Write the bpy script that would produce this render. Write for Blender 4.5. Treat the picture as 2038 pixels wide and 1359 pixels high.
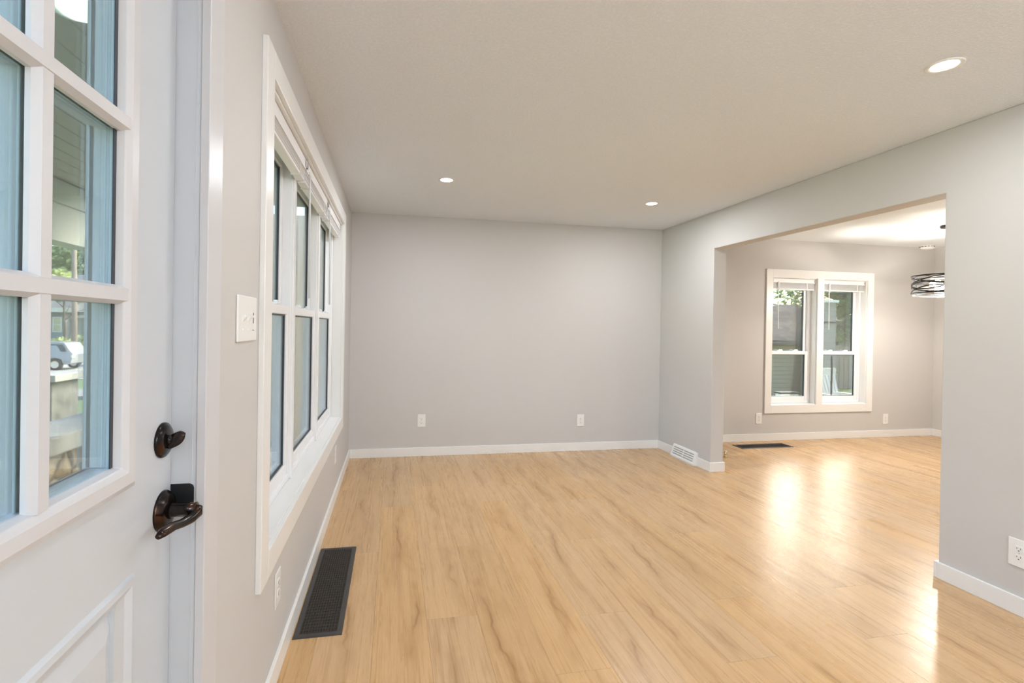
import bpy, bmesh, math, random
from mathutils import Vector, Matrix
random.seed(7)
for o in list(bpy.data.objects): bpy.data.objects.remove(o)
scene = bpy.context.scene
COL = scene.collection
PI = math.pi

# ------------------------------------------------------------------ camera
F_PX, PX, PY = 960.08, 966.08, 653.20
PITCH, ROLL, YAW = 0.0040, 0.0160, -0.18890
CAM = Vector((0.4106, 0.0, 1.3093))
def cam_rotation():
    c, s = math.cos, math.sin
    Rz = Matrix(((c(YAW), s(YAW), 0), (-s(YAW), c(YAW), 0), (0, 0, 1)))
    B = Matrix(((1, 0, 0), (0, 0, -1), (0, 1, 0)))
    Rx = Matrix(((1, 0, 0), (0, c(PITCH), -s(PITCH)), (0, s(PITCH), c(PITCH))))
    Ry = Matrix(((c(ROLL), -s(ROLL), 0), (s(ROLL), c(ROLL), 0), (0, 0, 1)))
    R = Ry @ Rx @ B @ Rz                      # world -> (right, down, forward)
    return Matrix((R[0], -R[1], -R[2])).transposed()
cd = bpy.data.cameras.new('camera')
cam = bpy.data.objects.new('camera', cd); COL.objects.link(cam)
cam.matrix_world = Matrix.Translation(CAM) @ cam_rotation().to_4x4()
cd.sensor_width = 36.0; cd.sensor_fit = 'HORIZONTAL'
cd.lens = F_PX / 2038 * 36.0
cd.shift_x = (2038 / 2 - PX) / 2038
cd.shift_y = (PY - 1359 / 2) / 2038
cd.clip_start = 0.02; cd.clip_end = 400
scene.camera = cam

# ------------------------------------------------------------------ world, sun, lamps, exposure
EXPOSURE = 0.53
SKY_STRENGTH = 1.35
SUN_ENERGY = 4
DOWNLIGHT_W = 7.0
FILL_GLOBE_W = 77.0
PENDANT_W = 50.0
scene.view_settings.view_transform = 'Standard'
scene.view_settings.look = 'None'
scene.view_settings.gamma = 1.0
scene.view_settings.use_curve_mapping = False
scene.view_settings.exposure = EXPOSURE
w = bpy.data.worlds.new('sky'); scene.world = w; w.use_nodes = True
nt = w.node_tree; nt.nodes.clear()
sky = nt.nodes.new('ShaderNodeTexSky'); sky.sky_type = 'NISHITA'
sky.sun_disc = False; sky.sun_elevation = math.radians(38); sky.sun_rotation = math.radians(61)
sky.air_density = 1.0; sky.dust_density = 5.0
bg = nt.nodes.new('ShaderNodeBackground'); bg.inputs['Strength'].default_value = SKY_STRENGTH
wo = nt.nodes.new('ShaderNodeOutputWorld')
nt.links.new(sky.outputs[0], bg.inputs[0]); nt.links.new(bg.outputs[0], wo.inputs[0])
sl = bpy.data.lights.new('sun', 'SUN'); sl.energy = SUN_ENERGY; sl.angle = 0.02; sl.color = (1.0, 0.93, 0.8)
sun = bpy.data.objects.new('sun', sl); COL.objects.link(sun)
sun.rotation_euler = Vector((-0.55, -0.30, -0.80)).to_track_quat('-Z', 'Y').to_euler()   # light travels towards -x -y
sun.location = (14, 8, 16)

# ------------------------------------------------------------------ materials
def mat(name, color=(.8,.8,.8), rough=.5, metal=0.0, spec=.5, bump=0, bscale=200, bdist=.001, emit=None, estr=0, coat=0):
    m = bpy.data.materials.new(name); m.use_nodes = True
    b = m.node_tree.nodes['Principled BSDF']
    b.inputs['Base Color'].default_value = (*color, 1)
    b.inputs['Roughness'].default_value = rough
    b.inputs['Metallic'].default_value = metal
    b.inputs['Specular IOR Level'].default_value = spec
    b.inputs['Coat Weight'].default_value = coat
    if emit: b.inputs['Emission Color'].default_value = (*emit, 1); b.inputs['Emission Strength'].default_value = estr
    N = m.node_tree.nodes; L = m.node_tree.links
    tc = N.new('ShaderNodeTexCoord')
    if bump:
        n = N.new('ShaderNodeTexNoise'); n.inputs['Scale'].default_value = bscale; n.inputs['Detail'].default_value = 3
        L.new(tc.outputs['Object'], n.inputs['Vector'])
        bp = N.new('ShaderNodeBump'); bp.inputs['Strength'].default_value = bump; bp.inputs['Distance'].default_value = bdist
        L.new(n.outputs['Fac'], bp.inputs['Height']); L.new(bp.outputs[0], b.inputs['Normal'])
    return m
def vary(m, c1, c2, scale=5, detail=4, lo=.35, hi=.65, stretch=(1,1,1)):
    """procedural two-tone colour"""
    N = m.node_tree.nodes; L = m.node_tree.links; b = N['Principled BSDF']
    tc = N.new('ShaderNodeTexCoord'); mp = N.new('ShaderNodeMapping'); mp.inputs['Scale'].default_value = stretch
    n = N.new('ShaderNodeTexNoise'); n.inputs['Scale'].default_value = scale; n.inputs['Detail'].default_value = detail
    r = N.new('ShaderNodeValToRGB'); r.color_ramp.elements[0].position = lo; r.color_ramp.elements[1].position = hi
    r.color_ramp.elements[0].color = (*c1, 1); r.color_ramp.elements[1].color = (*c2, 1)
    L.new(tc.outputs['Object'], mp.inputs[0]); L.new(mp.outputs[0], n.inputs['Vector']); L.new(n.outputs['Fac'], r.inputs[0]); L.new(r.outputs[0], b.inputs['Base Color'])
    return m
class G:
    """tiny node-expression helper"""
    def __init__(s, m): s.N = m.node_tree.nodes; s.L = m.node_tree.links
    def put(s, sock, v):
        if isinstance(v, (int, float, tuple)): sock.default_value = v
        else: s.L.new(v, sock)
    def math(s, op, a, b=0.0, c=0.0):
        n = s.N.new('ShaderNodeMath'); n.operation = op
        s.put(n.inputs[0], a); s.put(n.inputs[1], b)
        if op in ('MULTIPLY_ADD', 'SMOOTH_MIN', 'WRAP'): s.put(n.inputs[2], c)
        return n.outputs[0]
    def xyz(s, x, y, z):
        n = s.N.new('ShaderNodeCombineXYZ'); s.put(n.inputs[0], x); s.put(n.inputs[1], y); s.put(n.inputs[2], z); return n.outputs[0]
    def noise(s, vec, scale=1.0, detail=3.0, dist=0.0, rough=.5):
        n = s.N.new('ShaderNodeTexNoise'); s.L.new(vec, n.inputs['Vector']); n.inputs['Scale'].default_value = scale
        n.inputs['Detail'].default_value = detail; n.inputs['Distortion'].default_value = dist; n.inputs['Roughness'].default_value = rough
        return n.outputs['Fac']
    def white(s, v):
        n = s.N.new('ShaderNodeTexWhiteNoise'); n.noise_dimensions = '1D'; s.L.new(v, n.inputs['W']); return n.outputs['Value']
    def ramp(s, f, stops):
        r = s.N.new('ShaderNodeValToRGB'); e = r.color_ramp.elements
        while len(e) < len(stops): e.new(.5)
        for i, (p, c) in enumerate(stops): e[i].position = p; e[i].color = (*c, 1)
        s.L.new(f, r.inputs[0]); return r.outputs[0]
    def smooth(s, f, a, b, lo=0.0, hi=1.0):
        n = s.N.new('ShaderNodeMapRange'); n.interpolation_type = 'SMOOTHSTEP'
        s.L.new(f, n.inputs[0]); n.inputs[1].default_value = a; n.inputs[2].default_value = b; n.inputs[3].default_value = lo; n.inputs[4].default_value = hi
        return n.outputs[0]
    def mix(s, f, a, b, mode='MIX'):
        n = s.N.new('ShaderNodeMix'); n.data_type = 'RGBA'; n.blend_type = mode
        s.put(n.inputs[0], f)
        for k, v in ((6, a), (7, b)):
            if isinstance(v, tuple): n.inputs[k].default_value = (*v, 1)
            else: s.L.new(v, n.inputs[k])
        return n.outputs[2]

def oak_floor():
    m = mat('oak_plank_floor', rough=.30, spec=.5)
    g = G(m); b = g.N['Principled BSDF']
    tc = g.N.new('ShaderNodeTexCoord'); sp = g.N.new('ShaderNodeSeparateXYZ'); g.L.new(tc.outputs['Object'], sp.inputs[0])
    x, y = sp.outputs[0], sp.outputs[1]
    W_, L_ = 0.229, 1.80
    u = g.math('DIVIDE', g.math('SUBTRACT', x, 0.576), W_)
    i = g.math('FLOOR', u); fu = g.math('SUBTRACT', u, i)
    third = g.math('FLOORED_MODULO', i, 3.0)
    # every third plank shares its end joints, with small jitter
    off = g.math('MULTIPLY_ADD', third, 0.385, g.math('MULTIPLY_ADD', g.white(g.math('ADD', i, 0.37)), 0.05, 0.0))
    v = g.math('SUBTRACT', g.math('DIVIDE', g.math('SUBTRACT', y, 2.06), L_), off)
    j = g.math('FLOOR', v); fv = g.math('SUBTRACT', v, j)
    pid = g.math('MULTIPLY_ADD', j, 17.31, g.math('MULTIPLY', i, 3.73))
    r1 = g.white(pid); r2 = g.white(g.math('ADD', pid, 5.5))
    # grain: long streaks, each plank its own cut
    vec = g.xyz(g.math('MULTIPLY_ADD', r1, 40.0, g.math('MULTIPLY', x, 1.0)), g.math('MULTIPLY_ADD', r2, 30.0, y), 0.0)
    mp = g.N.new('ShaderNodeMapping'); g.L.new(vec, mp.inputs[0]); mp.inputs['Scale'].default_value = (7.0, 0.75, 1)
    broad = g.noise(mp.outputs[0], 1.0, 3.0, 1.1)
    mp2 = g.N.new('ShaderNodeMapping'); g.L.new(vec, mp2.inputs[0]); mp2.inputs['Scale'].default_value = (34.0, .8, 1)
    med = g.noise(mp2.outputs[0], 1.6, 5.0, .9, .6)
    mp3 = g.N.new('ShaderNodeMapping'); g.L.new(vec, mp3.inputs[0]); mp3.inputs['Scale'].default_value = (260.0, 7.0, 1)
    fine = g.noise(mp3.outputs[0], 1.0, 3.0)
    # cathedral rings: contour lines of the broad field
    ring = g.math('SINE', g.math('MULTIPLY', broad, 150.0))
    ring = g.smooth(ring, .3, 1.0)
    streak = g.smooth(broad, .56, .68)
    col = g.ramp(med, [(.28, (.55, .335, .152)), (.5, (.62, .388, .182)), (.74, (.67, .44, .22))])
    mpv = g.N.new('ShaderNodeMapping'); g.L.new(vec, mpv.inputs[0]); mpv.inputs['Scale'].default_value = (5.0, .42, 1); mpv.inputs['Location'].default_value = (3.1, 7.7, 0)
    vn = g.noise(mpv.outputs[0], 1.0, 3.0, .9, .55)
    vline = g.smooth(g.math('ABSOLUTE', g.math('SUBTRACT', vn, .5)), .0, .026, 1, 0)
    mpk = g.N.new('ShaderNodeMapping'); g.L.new(vec, mpk.inputs[0]); mpk.inputs['Scale'].default_value = (3.2, 1.3, 1); mpk.inputs['Location'].default_value = (1.1, 2.2, 0)
    vein = g.math('MULTIPLY', vline, g.smooth(g.noise(mpk.outputs[0], 1.0, 2.0), .43, .62))
    col = g.mix(g.math('MULTIPLY', ring, .13), col, (.44, .25, .095))
    col = g.mix(g.math('MULTIPLY', vein, .40), col, (.42, .215, .072))
    col = g.mix(g.math('MULTIPLY', streak, .30), col, (.44, .245, .09))
    col = g.mix(g.smooth(fine, .44, .72, 0, .40), col, (.42, .26, .125))
    # heart vein wandering along the middle of most planks
    wander = g.noise(g.xyz(g.math('MULTIPLY', r1, 91.0), g.math('MULTIPLY', y, 1.15), 0.0), 1.0, 4.0, .3, .6)
    dv = g.math('ABSOLUTE', g.math('SUBTRACT', fu, g.math('MULTIPLY_ADD', g.math('SUBTRACT', wander, .5), 1.5, g.math('MULTIPLY_ADD', r2, .3, .35))))
    fade = g.noise(g.xyz(g.math('MULTIPLY', r2, 57.0), g.math('MULTIPLY', y, 2.1), 3.0), 1.0, 3.0, 0, .6)
    halo = g.math('MULTIPLY', g.smooth(dv, .02, .20, 1, 0), g.smooth(fade, .34, .62))
    core = g.math('MULTIPLY', g.smooth(dv, .0, .045, 1, 0), g.smooth(fade, .45, .66))
    col = g.mix(g.math('MULTIPLY', halo, .50), col, (.43, .245, .095))
    col = g.mix(g.math('MULTIPLY', core, .85), col, (.33, .165, .06))
    # tone of each plank
    hs = g.N.new('ShaderNodeHueSaturation'); g.L.new(col, hs.inputs['Color'])
    g.L.new(g.math('MULTIPLY_ADD', r2, .10, .95), hs.inputs['Value']); g.L.new(g.math('MULTIPLY_ADD', r1, .12, .90), hs.inputs['Saturation'])
    col = hs.outputs[0]
    # micro-bevel seams
    e1 = g.math('MULTIPLY', g.math('MINIMUM', fu, g.math('SUBTRACT', 1.0, fu)), W_)
    e2 = g.math('MULTIPLY', g.math('MINIMUM', fv, g.math('SUBTRACT', 1.0, fv)), L_)
    e = g.math('MINIMUM', e1, e2)
    seam = g.smooth(e, .0004, .0016, 1, 0)
    col = g.mix(g.math('MULTIPLY', seam, .5), col, (.20, .12, .06))
    g.L.new(col, b.inputs['Base Color'])
    h = g.math('ADD', g.math('MULTIPLY', med, .35), g.math('MULTIPLY', fine, .25))
    h = g.math('SUBTRACT', h, g.math('MULTIPLY', seam, 1.6))
    bp = g.N.new('ShaderNodeBump'); bp.inputs['Strength'].default_value = .35; bp.inputs['Distance'].default_value = .0012
    g.L.new(h, bp.inputs['Height']); g.L.new(bp.outputs[0], b.inputs['Normal'])
    g.L.new(g.smooth(med, .3, .7, .25, .34), b.inputs['Roughness'])
    return m

def glass(name, tint, gloss=.5, ior=1.45):
    m = bpy.data.materials.new(name); m.use_nodes = True
    N = m.node_tree.nodes; L = m.node_tree.links; N.clear()
    t = N.new('ShaderNodeBsdfTransparent'); t.inputs[0].default_value = (*tint, 1)
    gl = N.new('ShaderNodeBsdfGlossy'); gl.inputs['Roughness'].default_value = .02
    fr = N.new('ShaderNodeFresnel'); fr.inputs[0].default_value = ior
    mm = N.new('ShaderNodeMath'); mm.operation = 'MULTIPLY'; mm.inputs[1].default_value = gloss
    mx = N.new('ShaderNodeMixShader'); o = N.new('ShaderNodeOutputMaterial')
    L.new(fr.outputs[0], mm.inputs[0]); L.new(mm.outputs[0], mx.inputs[0]); L.new(t.outputs[0], mx.inputs[1]); L.new(gl.outputs[0], mx.inputs[2]); L.new(mx.outputs[0], o.inputs[0])
    return m

def wall_paint():
    m = mat('greige_wall_paint', (.602, .588, .574), .62, spec=.35, bump=.25, bscale=260, bdist=.0006)
    return m
def ceiling_paint():
    m = mat('textured_ceiling_paint', (.66, .635, .60), .85, spec=.2)
    g = G(m); b = g.N['Principled BSDF']
    tc = g.N.new('ShaderNodeTexCoord')
    n1 = g.noise(tc.outputs['Object'], 95, 4, .3, .6); n2 = g.noise(tc.outputs['Object'], 22, 2)
    h = g.math('ADD', g.smooth(n1, .42, .62), g.math('MULTIPLY', n2, .5))
    bp = g.N.new('ShaderNodeBump'); bp.inputs['Strength'].default_value = .5; bp.inputs['Distance'].default_value = .0022
    g.L.new(h, bp.inputs['Height']); g.L.new(bp.outputs[0], b.inputs['Normal'])
    g.L.new(g.mix(g.smooth(n1, .35, .7), (.79, .83, .87), (.84, .88, .92)), b.inputs['Base Color'])
    return m
def shingles(name, c1, c2, sx=3.0, sy=7.0):
    m = mat(name, c1, 1.0, spec=.06)
    g = G(m); b = g.N['Principled BSDF']; tc = g.N.new('ShaderNodeTexCoord')
    br = g.N.new('ShaderNodeTexBrick'); g.L.new(tc.outputs['UV'], br.inputs['Vector'])
    mp = g.N.new('ShaderNodeMapping'); g.L.new(tc.outputs['Object'], mp.inputs[0]); mp.inputs['Rotation'].default_value = (0, 0, 0)
    n = g.noise(tc.outputs['Object'], 5, 5, 0, .8)
    sp = g.N.new('ShaderNodeSeparateXYZ'); g.L.new(tc.outputs['Object'], sp.inputs[0])
    vec = g.xyz(g.math('ADD', sp.outputs[0], sp.outputs[1]), g.math('MULTIPLY', sp.outputs[2], 1.6), 0.0)
    g.L.new(vec, br.inputs['Vector']); br.inputs['Scale'].default_value = sx
    br.inputs['Color1'].default_value = (*c1, 1); br.inputs['Color2'].default_value = (*c2, 1); br.inputs['Mortar'].default_value = tuple(v*.5 for v in c1) + (1,)
    br.inputs['Mortar Size'].default_value = .015; br.inputs['Brick Width'].default_value = .9; br.inputs['Row Height'].default_value = .35
    g.L.new(g.mix(.35, br.outputs[0], g.ramp(n, [(.3, c1), (.7, c2)])), b.inputs['Base Color'])
    return m
def lap_siding(name, c, pitch=.1, dark=.45):
    m = mat(name, c, .8, spec=.15)
    g = G(m); b = g.N['Principled BSDF']; tc = g.N.new('ShaderNodeTexCoord')
    sp = g.N.new('ShaderNodeSeparateXYZ'); g.L.new(tc.outputs['Object'], sp.inputs[0])
    f = g.math('FRACT', g.math('DIVIDE', sp.outputs[2], pitch))
    bp = g.N.new('ShaderNodeBump'); bp.inputs['Strength'].default_value = 1; bp.inputs['Distance'].default_value = .014; bp.invert = True
    g.L.new(f, bp.inputs['Height']); g.L.new(bp.outputs[0], b.inputs['Normal'])
    g.L.new(g.mix(g.smooth(f, .88, .97, 0, dark), c, tuple(v*.35 for v in c)), b.inputs['Base Color'])
    return m
def stone_masonry():
    m = mat('fieldstone', (.4,.35,.3), .9)
    g = G(m); b = g.N['Principled BSDF']; tc = g.N.new('ShaderNodeTexCoord')
    n0 = g.N.new('ShaderNodeTexNoise'); g.L.new(tc.outputs['Object'], n0.inputs['Vector']); n0.inputs['Scale'].default_value = 2.5
    wv = g.N.new('ShaderNodeVectorMath'); wv.operation = 'MULTIPLY_ADD'; g.L.new(n0.outputs['Color'], wv.inputs[0]); wv.inputs[1].default_value = (.25,.25,.25); g.L.new(tc.outputs['Object'], wv.inputs[2])
    v = g.N.new('ShaderNodeTexVoronoi'); v.feature = 'DISTANCE_TO_EDGE'; v.inputs['Scale'].default_value = 4.6; g.L.new(wv.outputs[0], v.inputs['Vector'])
    v2 = g.N.new('ShaderNodeTexVoronoi'); v2.inputs['Scale'].default_value = 4.6; g.L.new(wv.outputs[0], v2.inputs['Vector'])
    sp = g.N.new('ShaderNodeSeparateColor'); g.L.new(v2.outputs['Color'], sp.inputs[0])
    col = g.ramp(sp.outputs[0], [(.0, (.16,.11,.07)), (.35, (.24,.19,.14)), (.7, (.34,.29,.23)), (1, (.20,.18,.16))])
    nn = g.noise(tc.outputs['Object'], 14, 6, 0, .7)
    col = g.mix(g.smooth(nn, .35, .7, 0, .45), col, (.38,.33,.26))
    edge = g.smooth(v.outputs['Distance'], .02, .09)
    col = g.mix(edge, (.08,.07,.06), col)
    g.L.new(col, b.inputs['Base Color'])
    bp = g.N.new('ShaderNodeBump'); bp.inputs['Strength'].default_value = 1; bp.inputs['Distance'].default_value = .04
    g.L.new(g.math('ADD', g.smooth(v.outputs['Distance'], 0, .3), g.math('MULTIPLY', nn, .2)), bp.inputs['Height']); g.L.new(bp.outputs[0], b.inputs['Normal'])
    return m

M = dict(
 wall=wall_paint(), ceil=ceiling_paint(), floor=oak_floor(),
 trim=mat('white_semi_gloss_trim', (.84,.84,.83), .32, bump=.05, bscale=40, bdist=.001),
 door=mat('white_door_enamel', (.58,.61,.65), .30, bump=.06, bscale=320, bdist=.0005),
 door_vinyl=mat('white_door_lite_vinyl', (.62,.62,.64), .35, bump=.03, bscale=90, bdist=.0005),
 vinyl=mat('white_vinyl', (.86,.87,.89), .35, bump=.03, bscale=90, bdist=.0005),
 spacer=mat('dark_glazing_spacer', (.025,.03,.04), .4, bump=.05, bscale=100),
 glass=glass('window_glass', (.94,.97,.96), .8), door_glass=glass('door_glass', (.87,.93,.92), .8),
 plate=mat('white_plastic_plate', (.85,.85,.84), .3, bump=.02, bscale=200, bdist=.0003),
 slot=mat('dark_slot', (.02,.02,.02), .6, bump=.1, bscale=100),
 bronze=vary(mat('oil_rubbed_bronze', (.05,.035,.028), .22, metal=.9), (.028,.024,.024), (.11,.055,.03), 22, 3, .5, .8),
 black=mat('black_metal', (.02,.021,.024), .32, metal=.3, bump=.04, bscale=150),
 register=mat('dark_bronze_enamel', (.05,.046,.044), .42, metal=.2, bump=.08, bscale=250),
 duct=mat('duct_shade', (.035,.025,.018), .55, metal=.4, bump=.1, bscale=60),
 chrome=mat('brushed_nickel', (.75,.75,.76), .22, metal=1, bump=.05, bscale=200),
 brass=vary(mat('aged_brass', (.55,.42,.2), .35, metal=.9), (.30,.24,.12), (.72,.60,.34), 60, 2),
 rubber=mat('cream_rubber', (.78,.70,.55), .6, bump=.1, bscale=100),
 slat=mat('white_blind_slat', (.86,.86,.87), .35, bump=.03, bscale=50),
 wand=mat('clear_wand_plastic', (.78,.82,.86), .12, bump=.02, bscale=50),
 cord=mat('white_cord', (.8,.8,.78), .8, bump=.2, bscale=400),
 lens=mat('lit_light_lens', (1,1,1), .5, emit=(1,.97,.92), estr=9, bump=.01),
 bulb=mat('lit_bulb_glass', (1,1,1), .2, emit=(1,.86,.68), estr=14, bump=.01),
 porch_ceil=mat('porch_ceiling_board', (.62,.62,.57), .7, bump=.2, bscale=30),
 porch_beam=mat('porch_beam_paint', (.60,.61,.57), .7, bump=.2, bscale=30),
 cream=vary(mat('cream_porch_siding', (.56,.55,.49), .7), (.66,.60,.49), (.73,.67,.55), 2, 3, .35, .65, (3,3,.3)),
 concrete=vary(mat('concrete', (.45,.44,.42), .9, bump=.4, bscale=60, bdist=.003), (.22,.217,.21), (.33,.325,.31), 3, 6),
 stone=stone_masonry(),
 stone_block=vary(mat('grey_cut_stone', (.30,.29,.28), .9, bump=.5, bscale=25, bdist=.006), (.085,.083,.08), (.17,.165,.155), 6, 5),
 grass=vary(mat('lawn_grass', (.15,.25,.08), .95, bump=1, bscale=40, bdist=.04), (.10,.17,.06), (.26,.34,.13), 6, 6),
 asphalt=vary(mat('asphalt', (.38,.375,.36), .9, bump=.4, bscale=60, bdist=.005), (.34,.335,.33), (.46,.45,.43), 1.5, 5),
 leaf=vary(mat('green_leaves', (.13,.22,.07), .8), (.07,.13,.05), (.30,.40,.15), 2.2, 4),
 leaf_light=vary(mat('yellow_green_leaves', (.35,.42,.13), .8), (.18,.26,.08), (.55,.58,.25), 3.0, 4),
 bark=vary(mat('tree_bark', (.16,.12,.09), .95, bump=.8, bscale=12, bdist=.02), (.10,.08,.06), (.24,.19,.15), 8, 4, .35, .65, (1,1,.2)),
 pole=vary(mat('weathered_pole_wood', (.27,.21,.17), .9), (.22,.17,.14), (.33,.27,.22), 6, 4, .3, .7, (4,4,.3)),
 roof=shingles('grey_asphalt_shingles', (.17,.175,.19), (.25,.255,.27)),
 roof_dark=shingles('dark_asphalt_shingles', (.030,.027,.024), (.085,.078,.070), 5.0),
 siding_grey=lap_siding('grey_lap_siding', (.30,.32,.34), .16),
 siding_cream=lap_siding('cream_lap_siding', (.62,.61,.54), .16),
 siding_tan=lap_siding('tan_lap_siding', (.15,.138,.10), .105, .85),
 siding_pale=lap_siding('pale_grey_siding', (.33,.32,.28), .13),
 house_trim=mat('painted_house_trim', (.78,.78,.74), .5, bump=.05, bscale=30),
 house_glass=mat('house_window_glass', (.10,.11,.10), .08, bump=.02, bscale=3),
 lit_glass=mat('house_window_shade', (.62,.56,.36), .4, bump=.05, bscale=3),
 car_silver=mat('silver_blue_car_paint', (.30,.31,.31), .3, metal=.15, coat=.6, bump=.01),
 car_white=mat('white_car_paint', (.62,.65,.68), .22, coat=.6, bump=.01),
 car_glass=mat('car_window_glass', (.03,.045,.055), .08, bump=.01),
 tyre=mat('tyre_rubber', (.03,.03,.03), .7, bump=.1, bscale=60),
 fence_white=mat('white_picket_paint', (.60,.60,.55), .6, bump=.1, bscale=40),
 fence_wood=vary(mat('weathered_fence_wood', (.30,.25,.20), .9), (.22,.19,.155), (.38,.32,.26), 8, 4, .35, .65, (4,4,.3)),
 ac=mat('pale_utility_metal', (.62,.62,.58), .5, bump=.05, bscale=30),
 dark_plastic=mat('dark_plastic', (.03,.033,.035), .8, spec=.1, bump=.05, bscale=30),
 fill_globe=mat('added_fill_glow', (1,1,1), .4, emit=(.89,.95,1), estr=FILL_GLOBE_W/(4*PI*PI*.15*.15), bump=.01),
 globe=mat('frosted_green_glass', (.62,.72,.66), .2, emit=(.80,1,.90), estr=5.0, bump=.02, bscale=20),  # glow added to the globe to brighten the porch and door frame
)

# ------------------------------------------------------------------ mesh helpers
def NB(): return bmesh.new()
def bx(bm, x0, x1, y0, y1, z0, z1):
    a, b = sorted((x0, x1)); c, d = sorted((y0, y1)); e, f = sorted((z0, z1))
    v = [bm.verts.new(p) for p in ((a,c,e),(b,c,e),(b,d,e),(a,d,e),(a,c,f),(b,c,f),(b,d,f),(a,d,f))]
    for q in ((3,2,1,0),(4,5,6,7),(0,1,5,4),(1,2,6,5),(2,3,7,6),(3,0,4,7)): bm.faces.new([v[k] for k in q])
    return v
def loft(bm, rings, cap=True, closed=True):
    rs = [[bm.verts.new(p) for p in r] for r in rings]
    n = len(rings[0])
    for a, b in zip(rs, rs[1:]):
        for k in range(n if closed else n-1):
            bm.faces.new((a[k], a[(k+1) % n], b[(k+1) % n], b[k]))
    if cap: bm.faces.new(rs[0][::-1]); bm.faces.new(rs[-1])
    return rs
def tube(bm, path, r, n=10, cap=True):
    """r: number or list; path of Vectors"""
    path = [Vector(p) for p in path]; rings = []
    up = None
    for i, p in enumerate(path):
        t = (path[min(i+1, len(path)-1)] - path[max(i-1, 0)]).normalized()
        if up is None:
            up = t.orthogonal().normalized()
        up = (up - up.dot(t)*t).normalized(); s = t.cross(up)
        rr = r[i] if isinstance(r, (list, tuple)) else r
        ra, rb = rr if isinstance(rr, tuple) else (rr, rr)
        rings.append([p + up*math.cos(2*PI*k/n)*ra + s*math.sin(2*PI*k/n)*rb for k in range(n)])
    loft(bm, rings, cap)
def lathe(bm, prof, origin=(0,0,0), axis='z', n=32, cap=True):
    """prof: list of (radius, height along axis)"""
    o = Vector(origin); rings = []
    for r, h in prof:
        ring = []
        for k in range(n):
            a = 2*PI*k/n; c, s = math.cos(a)*r, math.sin(a)*r
            ring.append(o + {'z': Vector((c, s, h)), 'x': Vector((h, c, s)), 'y': Vector((s, h, c))}[axis])
        rings.append(ring)
    loft(bm, rings, cap)
def prism(bm, poly, axis, a, b):
    """poly: 2D points in the plane across axis"""
    def P(p, t): return {'x': (t, p[0], p[1]), 'y': (p[0], t, p[1]), 'z': (p[0], p[1], t)}[axis]
    loft(bm, [[P(p, a) for p in poly], [P(p, b) for p in poly]])
def obj(name, bm, m, parent=None, bevel=0, smooth=False, seg=2):
    bmesh.ops.recalc_face_normals(bm, faces=bm.faces)
    me = bpy.data.meshes.new(name); bm.to_mesh(me); bm.free()
    me.materials.append(M[m] if isinstance(m, str) else m)
    o = bpy.data.objects.new(name, me); COL.objects.link(o)
    if smooth:
        for p in me.polygons: p.use_smooth = True
    if bevel:
        bv = o.modifiers.new('bevel', 'BEVEL'); bv.width = bevel; bv.segments = seg; bv.limit_method = 'ANGLE'; bv.angle_limit = math.radians(40)
    if parent: o.parent = parent; o.matrix_parent_inverse = parent.matrix_world.inverted()
    return o
def thing(name, label, cat, loc=(0,0,0), group=None):
    o = bpy.data.objects.new(name, None); COL.objects.link(o); o.location = loc; o.empty_display_size = .05
    o['label'] = label; o['category'] = cat
    if group: o['group'] = group
    bpy.context.view_layer.update()
    return o
def tag(o, label, cat, group=None, kind=None):
    o['label'] = label; o['category'] = cat
    if group: o['group'] = group
    if kind: o['kind'] = kind
    return o
def struct(name, bm, m, parent=None, bevel=0):
    o = obj(name, bm, m, parent, bevel)
    if not parent: o['kind'] = 'structure'
    return o
def sroot(name, loc=(0,0,0)):
    o = bpy.data.objects.new(name, None); COL.objects.link(o); o.location = loc; o['kind'] = 'structure'; o.empty_display_size = .1
    bpy.context.view_layer.update(); return o

# ------------------------------------------------------------------ room dimensions (metres)
H = 2.40
W = 3.306; T = 0.128; WR = 7.24
D = 4.865; D2 = 5.013
Y0 = -2.3
JF, JN, HZ = 3.977, 2.080, 2.061          # far jamb, near jamb, header of the wide opening
HB, BT = 0.0865, 0.014                      # baseboard
EXT = 0.16                                  # exterior wall thickness
DY0, DY1, DZ = 0.17, 1.134, 2.06            # front door opening
WY0, WY1, WZ0, WZ1 = 1.69, 4.04, .550, 2.118 # front window opening
DWX = ((4.84, 5.472), (5.555, 6.202)); DWZ0, DWZ1 = .422, 1.955

# ------------------------------------------------------------------ shell
b = NB(); bx(b, -EXT, WR+.12, Y0-.12, D2+EXT, -.08, 0); struct('floor', b, 'floor')
b = NB(); bx(b, -EXT, WR+.12, Y0-.12, D2+EXT, H, H+.1); struct('ceiling', b, 'ceil')
b = NB()
bx(b, -EXT, 0, Y0, DY0, 0, H); bx(b, -EXT, 0, DY0, DY1, DZ, H); bx(b, -EXT, 0, DY1, WY0, 0, H)
bx(b, -EXT, 0, WY0, WY1, 0, WZ0); bx(b, -EXT, 0, WY0, WY1, WZ1, H); bx(b, -EXT, 0, WY1, D2+EXT, 0, H)
struct('wall_left', b, 'wall')
b = NB(); bx(b, 0, W+T, D, D+EXT, 0, H); struct('wall_back', b, 'wall')
b = NB(); prism(b, [(Y0, 0), (JN, 0), (JN, HZ), (JF, HZ), (JF, 0), (D, 0), (D, H), (Y0, H)], 'x', W, W+T); struct('wall_right', b, 'wall', bevel=.004)
b = NB(); bx(b, -EXT, WR+.12, Y0-.12, Y0, 0, H); struct('wall_near', b, 'wall')
b = NB(); x = W+T
bx(b, x, DWX[0][0], D2, D2+EXT, 0, H); bx(b, DWX[0][0], DWX[1][1], D2, D2+EXT, 0, DWZ0); bx(b, DWX[0][0], DWX[1][1], D2, D2+EXT, DWZ1, H)
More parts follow.
